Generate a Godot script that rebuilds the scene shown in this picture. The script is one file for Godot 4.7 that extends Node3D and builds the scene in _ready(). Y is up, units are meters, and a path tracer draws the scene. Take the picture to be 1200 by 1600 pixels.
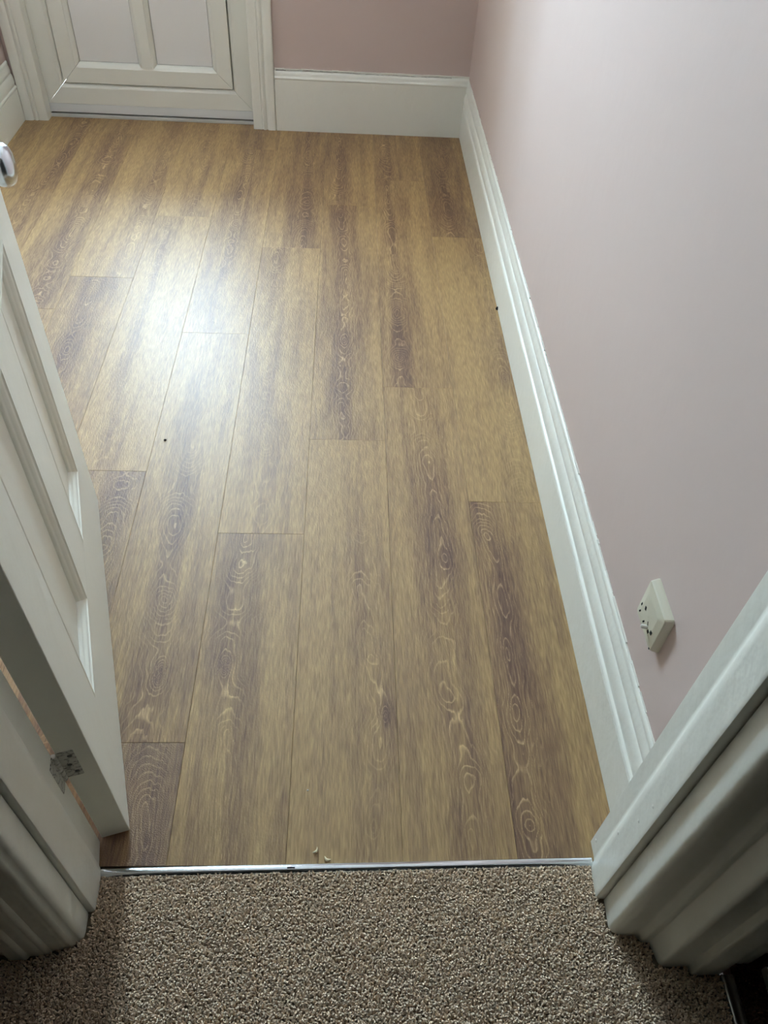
extends Node3D

# ---------------------------------------------------------------- measured layout (metres)
const X_RIGHT := 0.4718        # right hall wall
const X_LEFT := -1.2750        # left hall wall
const Z_BACK := -3.2800        # wall with the glazed white door
const Z_DOORWAY := -0.4640     # hall side of the wall with the near doorway
const Z_LOBBY := -0.3450       # lobby side of that wall
const CEIL := 2.60

var paint: StandardMaterial3D
var paint_door: StandardMaterial3D
var upvc: StandardMaterial3D
var pink: StandardMaterial3D
var chrome: StandardMaterial3D
var dark: StandardMaterial3D
var used := {}

# ---------------------------------------------------------------- helpers
func numbered(called: String) -> String:
	if not used.has(called):
		used[called] = 0
		return called
	used[called] += 1
	return "%s_%03d" % [called, used[called]]

func tag(o: Node, label: String, category: String, group := "", kind := "") -> Node:
	if label: o.set_meta("label", label)
	if category: o.set_meta("category", category)
	if group: o.set_meta("group", group)
	if kind: o.set_meta("kind", kind)
	return o

func thing(called: String, at := Vector3.ZERO, basis_ := Basis.IDENTITY) -> Node3D:
	var o := Node3D.new()
	o.name = numbered(called)
	o.transform = Transform3D(basis_, at)
	add_child(o, true)
	return o

func obj(called: String, st: SurfaceTool, m: Material, parent: Node = null) -> MeshInstance3D:
	var o := MeshInstance3D.new()
	o.mesh = st.commit()
	o.material_override = m
	if parent == null:
		o.name = numbered(called)
		add_child(o, true)
	else:
		o.name = called
		parent.add_child(o, true)
	return o

func start() -> SurfaceTool:
	var st := SurfaceTool.new()
	st.begin(Mesh.PRIMITIVE_TRIANGLES)
	return st

func tri(st: SurfaceTool, p: Array, n: Array, uv: Array = []) -> void:
	var a: Vector3 = p[0]
	var b: Vector3 = p[1]
	var c: Vector3 = p[2]
	var nn: Vector3 = n[0] + n[1] + n[2]
	var order := [0, 1, 2]
	if (b - a).cross(c - a).dot(nn) > 0.0:
		order = [0, 2, 1]
	for k in order:
		st.set_normal(n[k])
		if uv.size(): st.set_uv(uv[k])
		st.add_vertex(p[k])

func quad(st: SurfaceTool, a: Vector3, b: Vector3, c: Vector3, d: Vector3, n: Vector3, uv: Array = []) -> void:
	tri(st, [a, b, c], [n, n, n], [uv[0], uv[1], uv[2]] if uv.size() else [])
	tri(st, [a, c, d], [n, n, n], [uv[0], uv[2], uv[3]] if uv.size() else [])

# outward normals of the corners of a closed profile, two per edge; shallow corners are smoothed
func edge_normals(poly: PackedVector2Array) -> Array:
	var n := poly.size()
	var area := 0.0
	for i in n:
		area += poly[i].cross(poly[(i + 1) % n])
	var s := 1.0 if area > 0.0 else -1.0
	var e: Array[Vector2] = []
	for i in n:
		var d := (poly[(i + 1) % n] - poly[i]).normalized()
		e.append(Vector2(d.y, -d.x) * s)
	var res := []
	for i in n:
		var before: Vector2 = e[(i + n - 1) % n]
		var here: Vector2 = e[i]
		var after: Vector2 = e[(i + 1) % n]
		var lb := poly[i].distance_to(poly[(i + n - 1) % n])
		var lh := poly[i].distance_to(poly[(i + 1) % n])
		var la := poly[(i + 1) % n].distance_to(poly[(i + 2) % n])
		# a long flat face keeps its own normal; the short facets beside it bend towards it
		var n0 := here
		if before.dot(here) > 0.7: n0 = here if lh > 3.0 * lb else before if lb > 3.0 * lh else (before + here).normalized()
		var n1 := here
		if after.dot(here) > 0.7: n1 = here if lh > 3.0 * la else after if la > 3.0 * lh else (here + after).normalized()
		res.append([n0, n1, here])
	return res

# a closed profile swept from p0 to p1. A profile point (u, v) lies at p + au*u + av*v, shifted along by u*m at each end (mitre)
func sweep(st: SurfaceTool, poly: PackedVector2Array, p0: Vector3, p1: Vector3, au: Vector3, av: Vector3, m0 := 0.0, m1 := 0.0) -> void:
	var dir := (p1 - p0).normalized()
	var n := poly.size()
	var A: Array[Vector3] = []
	var B: Array[Vector3] = []
	for q in poly:
		A.append(p0 + au * q.x + av * q.y + dir * q.x * m0)
		B.append(p1 + au * q.x + av * q.y - dir * q.x * m1)
	var en := edge_normals(poly)
	for i in n:
		var j := (i + 1) % n
		var na: Vector3 = au * en[i][0].x + av * en[i][0].y
		var nb: Vector3 = au * en[i][1].x + av * en[i][1].y
		tri(st, [A[i], A[j], B[j]], [na, nb, nb])
		tri(st, [A[i], B[j], B[i]], [na, nb, na])
	var t := Geometry2D.triangulate_polygon(poly)
	for k in range(0, t.size(), 3):
		tri(st, [A[t[k]], A[t[k + 1]], A[t[k + 2]]], [-dir, -dir, -dir])
		tri(st, [B[t[k]], B[t[k + 1]], B[t[k + 2]]], [dir, dir, dir])

func box(st: SurfaceTool, lo: Vector3, hi: Vector3, bevel := 0.0) -> void:
	# box with the edges along its longest side chamfered
	var s := hi - lo
	var ax := s.max_axis_index()
	var d := Vector3.ZERO
	d[ax] = 1.0
	var u := Vector3.ZERO
	u[(ax + 1) % 3] = 1.0
	var v := Vector3.ZERO
	v[(ax + 2) % 3] = 1.0
	var w := s.dot(u)
	var h := s.dot(v)
	var b := bevel
	var poly := PackedVector2Array([Vector2(0, 0), Vector2(w, 0), Vector2(w, h), Vector2(0, h)])
	if b > 0.0:
		poly = PackedVector2Array([Vector2(b, 0), Vector2(w - b, 0), Vector2(w, b), Vector2(w, h - b), Vector2(w - b, h), Vector2(b, h), Vector2(0, h - b), Vector2(0, b)])
	sweep(st, poly, lo, lo + d * s[ax], u, v)

# profile (radius, height) turned round an axis
func lathe(st: SurfaceTool, prof: Array, at: Vector3, axis: Vector3, side: Vector3, segs := 24) -> void:
	var other := axis.cross(side).normalized()
	var pts := []
	for k in prof.size():
		var q: Vector2 = prof[k]
		var a: Vector2 = prof[maxi(k - 1, 0)]
		var b: Vector2 = prof[mini(k + 1, prof.size() - 1)]
		var t := (b - a).normalized()
		pts.append([q, Vector2(t.y, -t.x)])
	for s in segs:
		var ring := []
		for e in 2:
			var f := TAU * (s + e) / segs
			var rd := side * cos(f) + other * sin(f)
			var col := []
			for k in pts:
				var nn: Vector3 = rd * k[1].x + axis * k[1].y
				col.append([at + rd * k[0].x + axis * k[0].y, nn if nn.length() > 0.1 else axis])
			ring.append(col)
		for k in pts.size() - 1:
			var a0: Array = ring[0][k]
			var a1: Array = ring[0][k + 1]
			var b0: Array = ring[1][k]
			var b1: Array = ring[1][k + 1]
			if pts[k][0].x > 1e-6: tri(st, [a0[0], b0[0], b1[0]], [a0[1], b0[1], b1[1]])
			if pts[k + 1][0].x > 1e-6: tri(st, [a0[0], b1[0], a1[0]], [a0[1], b1[1], a1[1]])

func V2(list: Array) -> PackedVector2Array:
	var r := PackedVector2Array()
	for k in range(0, list.size(), 2):
		r.append(Vector2(list[k], list[k + 1]))
	return r

func noise_tex(freq: float, size: int, seed_: int, octaves := 4, lo := 0.0, hi := 1.0) -> ImageTexture:
	var n := FastNoiseLite.new()
	n.seed = seed_
	n.frequency = freq
	n.noise_type = FastNoiseLite.TYPE_SIMPLEX_SMOOTH
	n.fractal_octaves = octaves
	var im := n.get_seamless_image(size, size)
	im.convert(Image.FORMAT_RGB8)
	if lo != 0.0 or hi != 1.0:
		var b := im.get_data()
		for k in b.size():
			b[k] = int(255.0 * lerpf(lo, hi, b[k] / 255.0))
		im = Image.create_from_data(size, size, false, Image.FORMAT_RGB8, b)
	return ImageTexture.create_from_image(im)

func mat(c: Color, rough := 0.5, metal := 0.0, spec := 0.5) -> StandardMaterial3D:
	var m := StandardMaterial3D.new()
	m.albedo_color = c
	m.roughness = rough
	m.metallic = metal
	m.metallic_specular = spec
	return m

func rgb8(r: int, g: int, b: int) -> Color:
	return Color(r / 255.0, g / 255.0, b / 255.0)

func bumped(m: StandardMaterial3D, t: Texture2D, cm: float, per_metre: float) -> StandardMaterial3D:
	m.uv1_triplanar = true
	m.uv1_world_triplanar = true
	m.uv1_scale = Vector3.ONE * per_metre
	m.heightmap_enabled = true
	m.heightmap_texture = t
	m.heightmap_scale = cm
	return m

func area(called: String, at: Vector3, look: Vector3, size: Vector2, energy: float, c: Color) -> void:
	var l := AreaLight3D.new()
	l.name = called
	l.area_size = size
	l.light_energy = energy
	l.light_color = c
	l.shadow_enabled = true
	l.area_range = 12.0
	l.area_attenuation = 2.0
	add_child(l, true)
	l.look_at_from_position(at, at + look, Vector3.UP if absf(look.y) < 0.9 else Vector3.BACK)

# ---------------------------------------------------------------- wood
var warp: PackedByteArray      # 256 x 256
var grain: PackedByteArray     # 1024 across x 1400 along
var bands: PackedByteArray     # 1024 across x 1400 along
var ticks: PackedByteArray     # 1024 across x 1400 along
var plank_specs: Array = []
var plank_images: Array = []

func stretched(seed_: int, freq: float, ratio: float, octaves: int) -> PackedByteArray:
	var n := FastNoiseLite.new()
	n.seed = seed_
	n.frequency = freq
	n.noise_type = FastNoiseLite.TYPE_SIMPLEX_SMOOTH
	n.fractal_octaves = octaves
	var im := n.get_image(1024, int(1400.0 / ratio), false, false, true)
	im.resize(1024, 1400, Image.INTERPOLATE_CUBIC)
	im.convert(Image.FORMAT_L8)
	return im.get_data()

func paint_plank(k: int) -> void:
	var sp: Array = plank_specs[k]
	var zf: float = sp[2]
	var zn: float = sp[3]
	var x0: float = sp[4]
	var x1: float = sp[5]
	var res := 900.0      # pixels per metre
	var w := int((x1 - x0) * res)
	var h := int((zn - zf) * res)
	var tone: float = sp[6]
	var hw: float = sp[7]
	var pts: Array = sp[8]
	var rnd := RandomNumberGenerator.new()
	rnd.seed = 100 + k * 17
	var off := rnd.randi_range(0, 1023)
	var off2 := rnd.randi_range(0, 1023)
	var offw := rnd.randi_range(0, 65535)
	var offy := rnd.randi_range(0, 150)
	var line_noise := FastNoiseLite.new()
	line_noise.seed = 7 + k
	line_noise.frequency = 1.0
	line_noise.fractal_octaves = 2
	var out := PackedByteArray()
	out.resize(w * h * 3)
	var s := 1.0 / res
	var hw2 := hw * hw
	var wide2 := hw2 * 2.2
	var knots: Array = sp[9]
	var at := 0
	for j in h:
		var z := zf + j * s
		# the heart of the plank at this row
		var c := 0.09
		var dk := 0.5
		if z * 1000.0 <= pts[0].y:
			c = pts[0].x * 0.001
			dk = pts[0].z
		elif z * 1000.0 >= pts[-1].y:
			c = pts[-1].x * 0.001
			dk = pts[-1].z
		else:
			for q in pts.size() - 1:
				if z * 1000.0 <= pts[q + 1].y:
					var f: float = smoothstep(0.0, 1.0, (z * 1000.0 - pts[q].y) / (pts[q + 1].y - pts[q].y))
					c = lerpf(pts[q].x, pts[q + 1].x, f) * 0.001
					dk = lerpf(pts[q].z, pts[q + 1].z, f)
					break
		c += 0.005 * line_noise.get_noise_1d(z * 5.0)
		var dd := 0.085 * line_noise.get_noise_1d(z * 2.0 + 31.0) + 0.012 * line_noise.get_noise_1d(z * 9.0 + 9.0)
		var dd2 := dd * dd
		var show := 0.12 + 0.88 * smoothstep(0.30, 0.80, dk)
		var rowg := int(j * 1000.0 * s + offy) % 1400 * 1024
		var roww := (int(z * 230.0) & 255) * 256
		var roww2 := (int(z * 620.0) & 255) * 256
		var knot_here := []
		for kn in knots:
			if absf(z - kn.y) < 0.12: knot_here.append(kn)
		for i in w:
			var x := i * s
			var mm := int(x * 1000.0)
			var wv := warp[(roww + ((int(x * 900.0) + offw) & 255)) & 65535] - 128
			var wf := warp[(roww2 + ((int(x * 2600.0) + offw) & 255)) & 65535] - 128
			var du := x - c + wv * 0.00005
			var r2 := du * du + dd2
			var hh := hw2 / (hw2 + du * du)
			hh *= hh
			var kd := 0.0
			for kn in knot_here:
				var kx: float = x - kn.x
				var kz: float = (z - kn.y) * 0.42
				var kk := kx * kx + kz * kz
				var near: float = 0.00018 / (0.00018 + kk)
				kd += near * near * kn.z
				r2 = lerpf(r2, kk * 1.3, near)
			var r := sqrt(r2) + wv * 0.000016 + wf * 0.000009
			var t := r * 165.0
			var fr := t - floorf(t)
			var gi := rowg + ((mm + off) & 1023)
			var g := grain[gi] * 0.00392157
			var g2 := ticks[rowg + ((int(x * 1350.0) + off2) & 1023)] * 0.00392157
			var b := bands[rowg + ((mm + off2) & 1023)] * 0.00392157
			var fine := wf * 0.00392157
			var d := dk * (wide2 / (wide2 + du * du)) * (0.55 + 0.6 * b) + (b - 0.5) * 0.62 + (g - 0.5) * 0.62 + kd + tone + 0.06
			d = clampf(d, 0.0, 1.15)
			# cream latewood lines near the heart, straight fine grain elsewhere
			var ln := 0.0
			if fr > 0.70:
				ln = (fr - 0.70) * 4.2 if fr < 0.93 else (1.0 - fr) * 13.8
				ln *= (hh * show + 0.14) * (0.35 + 0.9 * g)
			var gr := (g2 - 0.5) * 0.62 + fine * 0.12
			var lift := ln * 0.80 + gr
			# light tan to brown
			var R := lerpf(174.0, 116.0, d)
			var G := lerpf(140.0, 83.0, d)
			var B := lerpf(89.0, 55.0, d)
			out[at] = clampi(int(R + lift * 92.0), 0, 255)
			out[at + 1] = clampi(int(G + lift * 90.0), 0, 255)
			out[at + 2] = clampi(int(B + lift * 74.0), 0, 255)
			at += 3
	plank_images[k] = Image.create_from_data(w, h, false, Image.FORMAT_RGB8, out)

func prepare_wood() -> void:
	var n := FastNoiseLite.new()
	n.seed = 3
	n.frequency = 0.022
	n.noise_type = FastNoiseLite.TYPE_SIMPLEX_SMOOTH
	n.fractal_octaves = 4
	var im := n.get_seamless_image(256, 256)
	im.convert(Image.FORMAT_L8)
	warp = im.get_data()
	grain = stretched(11, 0.17, 16.0, 3)
	bands = stretched(23, 0.020, 12.0, 4)
	ticks = stretched(31, 0.40, 14.0, 2)

func plank_list() -> void:
	# column (0 next to the right wall), name of spot, far z, near z, left x, right x, tone, heart width, heart points (x mm, z mm, darkness), knots
	var e := [0.4695, 0.2905, 0.1065, -0.0775, -0.2620, -0.4460, -0.6300, -0.8150, -1.0000, -1.1800, -1.2745]
	var far := -3.345
	var near := -0.4330
	var v := func(a: Array) -> Array:
		var r := []
		for k in range(0, a.size(), 3): r.append(Vector3(a[k], a[k + 1], a[k + 2]))
		return r
	var rows := [
		[0, -1.225, near, 0.06, 0.034, [26, -1164, 0.75, 40, -1011, 0.95, 38, -780, 0.95, 33, -650, 0.75, 21, -545, 0.8, 26, -440, 0.9], []],
		[0, -2.444, -1.225, -0.12, 0.026, [150, -2330, 0.5, 150, -1962, 0.25, 143, -1688, 0.55, 131, -1456, 0.25, 125, -1245, 0.3], [Vector3(0.143, -1.69, 0.5)]],
		[0, far, -2.444, 0.22, 0.034, [90, -3198, 0.5, 70, -2880, 0.6, 63, -2558, 0.65], [Vector3(0.070, -2.62, 0.4)]],
		[1, -1.636, near, -0.03, 0.034, [93, -1611, 0.5, 90, -1425, 0.5, 101, -1314, 0.7, 111, -1079, 0.8, 99, -927, 0.5, 90, -780, 0.55, 105, -674, 0.85, 117, -590, 0.7, 114, -451, 0.45], [Vector3(0.115, -1.06, 0.45)]],
		[1, -2.855, -1.636, -0.05, 0.026, [43, -2759, 0.75, 48, -2434, 0.8, 52, -2193, 0.8, 51, -1947, 0.95, 45, -1677, 1.0], [Vector3(0.085, -2.44, 0.35)]],
		[1, far, -2.855, 0.06, 0.030, [43, -3175, 0.7, 48, -2916, 0.6], []],
		[2, -1.426, near, -0.12, 0.028, [125, -1268, 0.15, 119, -1007, 0.6, 126, -880, 0.5, 145, -766, 0.55, 155, -700, 0.7, 147, -591, 0.45, 134, -452, 0.4], [Vector3(0.163, -0.690, 0.85)]],
		[2, -2.645, -1.426, 0.02, 0.034, [64, -2577, 0.8, 77, -2299, 0.8, 79, -2110, 0.7, 79, -1815, 0.85, 77, -1644, 0.85, 79, -1466, 0.7], [Vector3(0.060, -2.58, 0.7), Vector3(0.079, -1.84, 0.4)]],
		[2, far, -2.645, 0.04, 0.028, [51, -3127, 0.75, 49, -2694, 0.7], []],
		[3, -1.120, near, -0.08, 0.032, [63, -1090, 0.85, 52, -939, 0.7, 48, -806, 0.95, 69, -712, 0.6, 74, -592, 0.5, 82, -454, 0.6], [Vector3(0.050, -0.79, 0.6)]],
		[3, -2.340, -1.120, -0.10, 0.034, [49, -2266, 0.6, 59, -1929, 0.35, 67, -1584, 0.4, 84, -1263, 0.45], [Vector3(0.045, -2.28, 0.4)]],
		[3, far, -2.340, 0.08, 0.034, [116, -3116, 0.7, 125, -2785, 0.8, 126, -2522, 0.75, 121, -2350, 0.65], []],
		[4, -0.638, near, 0.24, 0.034, [127, -627, 0.6, 132, -537, 0.7, 141, -455, 0.7], []],
		[4, -1.857, -0.638, -0.05, 0.034, [94, -1740, 0.35, 92, -1386, 0.45, 82, -1160, 0.75, 91, -1002, 0.65, 106, -847, 0.6, 109, -764, 0.95, 104, -662, 0.85], [Vector3(0.118, -0.775, 0.45)]],
		[4, -3.076, -1.857, -0.04, 0.034, [81, -2979, 0.75, 80, -2667, 0.8, 80, -2356, 0.6, 80, -2089, 0.4], [Vector3(0.075, -2.69, 0.6)]],
		[4, far, -3.076, 0.10, 0.030, [90, -3300, 0.4, 90, -3100, 0.4], []],
		[5, -1.305, near, 0.10, 0.040, [138, -1255, 0.75, 136, -1067, 0.85, 130, -800, 0.6], []],
		[5, -2.524, -1.305, -0.14, 0.034, [57, -2262, 0.45, 53, -1910, 0.35, 66, -1622, 0.3, 76, -1381, 0.4], [Vector3(0.020, -2.36, 0.4)]],
		[5, far, -2.524, -0.14, 0.030, [96, -3137, 0.5, 114, -2857, 0.55, 112, -2655, 0.5], []],
		[6, -0.911, near, 0.0, 0.034, [90, -900, 0.5, 90, -500, 0.5], []],
		[6, -2.130, -0.911, 0.04, 0.038, [78, -2034, 0.9, 77, -1811, 0.75, 76, -1615, 0.6, 80, -1000, 0.5], [Vector3(0.085, -2.02, 0.4)]],
		[6, far, -2.130, -0.08, 0.032, [150, -3155, 0.4, 135, -2842, 0.55, 141, -2550, 0.6, 138, -2295, 0.5], []],
		[7, -1.954, -0.735, 0.0, 0.034, [90, -1900, 0.6, 90, -900, 0.6], []],
		[7, -3.173, -1.954, 0.0, 0.030, [125, -3074, 0.75, 125, -2748, 0.9, 130, -2446, 0.8, 120, -2242, 0.8, 120, -2060, 0.8], []],
		[7, far, -3.173, 0.0, 0.030, [125, -3300, 0.6, 125, -3200, 0.6], []],
		[7, -0.735, near, 0.0, 0.030, [80, -700, 0.6, 80, -500, 0.6], []],
		[8, -2.681, -1.462, 0.05, 0.034, [110, -2600, 0.6, 100, -2000, 0.6], []],
		[8, far, -2.681, -0.02, 0.032, [147, -3088, 0.8, 135, -2810, 0.85, 130, -2700, 0.8], []],
		[8, -1.462, near, 0.0, 0.030, [90, -1400, 0.6, 90, -600, 0.6], []],
		[9, -2.000, near, -0.05, 0.030, [50, -1900, 0.4, 50, -600, 0.4], []],
		[9, far, -2.000, -0.05, 0.030, [50, -3300, 0.4, 50, -2100, 0.4], []],
	]
	for r in rows:
		plank_specs.append([r[0], "", r[1], r[2], e[r[0] + 1], e[r[0]], r[3], r[4], v.call(r[5]), r[6]])
		plank_images.append(null)

# ---------------------------------------------------------------- the scene
func _ready() -> void:
	# camera
	var cam := Camera3D.new()
	cam.name = "camera"
	cam.keep_aspect = Camera3D.KEEP_HEIGHT
	cam.fov = 66.2786
	cam.near = 0.02
	cam.far = 60.0
	cam.transform = Transform3D(Basis(Vector3.UP, deg_to_rad(-4.65244)) * Basis(Vector3.RIGHT, deg_to_rad(-47.02346)) * Basis(Vector3.BACK, deg_to_rad(4.26599)), Vector3(0, 1.28, 0))
	add_child(cam)
	cam.make_current()
	# sky and exposure
	var we := WorldEnvironment.new()
	we.name = "environment"
	var env := Environment.new()
	env.background_mode = Environment.BG_SKY
	var sky := Sky.new()
	var sm := ProceduralSkyMaterial.new()
	sm.sky_top_color = Color(0.62, 0.70, 0.80)
	sm.sky_horizon_color = Color(0.80, 0.84, 0.88)
	sm.ground_horizon_color = Color(0.5, 0.5, 0.5)
	sm.ground_bottom_color = Color(0.3, 0.3, 0.3)
	sky.sky_material = sm
	env.sky = sky
	env.tonemap_mode = Environment.TONE_MAPPER_LINEAR
	env.tonemap_exposure = 1.0
	env.sdfgi_enabled = true
	env.ssao_enabled = true
	env.ssil_enabled = true
	we.environment = env
	add_child(we)
	# daylight: unseen area lamp beyond the front door, placed to light the hall
	var day := Color(0.790, 0.910, 1.0)
	area("unseen_door_daylight", Vector3(-1.20, 1.45, -4.93), Vector3.BACK, Vector2(3.24, 2.82), 182.0, day)

	materials()
	prepare_wood()
	plank_list()
	var task := WorkerThreadPool.add_group_task(paint_plank, plank_specs.size(), 4)
	shell()
	skirtings()
	WorkerThreadPool.wait_for_group_task_completion(task)
	planks()
	front_door()
	near_doorway()
	side_doorway()
	inner_door()
	carpet()
	threshold()
	socket()
	debris()

func materials() -> void:
	var soft := noise_tex(0.012, 256, 5, 4)
	var wallbump := noise_tex(0.03, 256, 8, 5)
	paint = bumped(mat(rgb8(241, 239, 227), 0.34, 0.0, 0.5), soft, 0.10, 6.0)
	paint_door = bumped(mat(rgb8(243, 240, 226), 0.42, 0.0, 0.5), soft, 0.06, 6.0)
	upvc = mat(rgb8(236, 234, 222), 0.36)
	pink = bumped(mat(rgb8(211, 191, 182), 0.75, 0.0, 0.35), wallbump, 0.06, 1.6)
	chrome = mat(rgb8(214, 218, 222), 0.16, 1.0)
	dark = mat(rgb8(22, 20, 18), 0.9)

func shell() -> void:
	var st := start()
	box(st, Vector3(-1.42, -0.12, -3.46), Vector3(0.62, -0.0052, -0.4275))
	tag(obj("floor", st, mat(rgb8(60, 50, 40), 0.9)), "oak-look plank floor of the hall, laid lengthwise towards the white door", "floor", "", "structure")

	st = start()
	box(st, Vector3(X_RIGHT, -0.02, -3.42), Vector3(0.62, CEIL, Z_LOBBY - 0.06))
	tag(obj("wall_right", st, pink), "long pale pink plastered wall to the right of the plank floor", "wall", "", "structure")

	st = start()
	box(st, Vector3(-1.42, -0.02, -3.42), Vector3(X_LEFT, CEIL, Z_DOORWAY))
	tag(obj("wall_left", st, pink), "pink wall at the left edge beyond the white door frame", "wall", "", "structure")

	st = start()
	box(st, Vector3(-0.3670, 0.0, -3.42), Vector3(X_RIGHT, CEIL, Z_BACK))
	box(st, Vector3(X_LEFT, 0.0, -3.42), Vector3(-1.1725, CEIL, Z_BACK))
	box(st, Vector3(-1.1705, 2.42, -3.42), Vector3(-0.3690, CEIL, Z_BACK))
	tag(obj("wall_back", st, pink), "short dusky pink wall between the white door frame and the right corner", "wall", "", "structure")

	st = start()
	box(st, Vector3(-1.42, 0.0, Z_DOORWAY), Vector3(-0.3720, CEIL, Z_LOBBY))
	box(st, Vector3(0.4200, 0.0, Z_DOORWAY), Vector3(0.5750, CEIL, Z_LOBBY))
	box(st, Vector3(-0.3720, 2.04, Z_DOORWAY), Vector3(0.4200, CEIL, Z_LOBBY))
	tag(obj("wall_front", st, pink), "wall around the near doorway, behind its white mouldings", "wall", "", "structure")

	st = start()
	box(st, Vector3(-1.42, CEIL, -3.46), Vector3(1.70, CEIL + 0.1, 2.0))
	tag(obj("ceiling", st, mat(rgb8(242, 241, 237), 0.8)), "plain white ceiling over hall and carpeted room", "ceiling", "", "structure")

	# the carpeted room the picture is taken from, and the dark room off it
	var cream := mat(rgb8(70, 62, 52), 0.85)  # dark tone on these out-of-view walls keeps the carpeted room dim
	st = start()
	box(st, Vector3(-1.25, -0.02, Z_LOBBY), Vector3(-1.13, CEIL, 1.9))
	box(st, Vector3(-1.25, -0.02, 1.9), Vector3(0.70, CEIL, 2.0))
	tag(obj("wall_lobby", st, cream), "unseen walls of the carpeted room, toned dark to dim it", "wall", "", "structure")
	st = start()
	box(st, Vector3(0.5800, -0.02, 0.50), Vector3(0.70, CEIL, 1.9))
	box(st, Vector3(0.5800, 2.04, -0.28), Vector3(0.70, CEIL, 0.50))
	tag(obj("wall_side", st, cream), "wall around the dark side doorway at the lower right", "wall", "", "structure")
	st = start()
	box(st, Vector3(0.5800, -0.02, -0.40), Vector3(1.70, CEIL, -0.31))  # closed box, out of view, keeps the side room dark
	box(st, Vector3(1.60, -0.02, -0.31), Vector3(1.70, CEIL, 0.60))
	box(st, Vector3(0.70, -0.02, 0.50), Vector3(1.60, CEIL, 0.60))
	tag(obj("wall_cupboard", st, mat(rgb8(120, 100, 84), 0.9)), "out of view walls of the side room, closed in to keep it dark", "wall", "", "structure")

func skirting_profile() -> PackedVector2Array:
	return V2([0.0, 0.0, 0.0152, 0.0, 0.0152, 0.112, 0.0146, 0.1140, 0.0128, 0.1150, 0.0128, 0.1168, 0.0160, 0.1180, 0.0172, 0.1210, 0.0166, 0.1240, 0.0146, 0.1262, 0.0118, 0.1275, 0.0112, 0.1300, 0.0122, 0.1330, 0.0134, 0.1380, 0.0136, 0.1450, 0.0128, 0.1540, 0.0108, 0.1620, 0.0086, 0.1665, 0.0070, 0.1680, 0.0070, 0.1705, 0.0084, 0.1725, 0.0088, 0.1780, 0.0080, 0.1860, 0.0062, 0.1940, 0.0046, 0.1975, 0.0046, 0.2000, 0.0056, 0.2030, 0.0054, 0.2075, 0.0036, 0.2110, 0.0, 0.2125])

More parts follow.
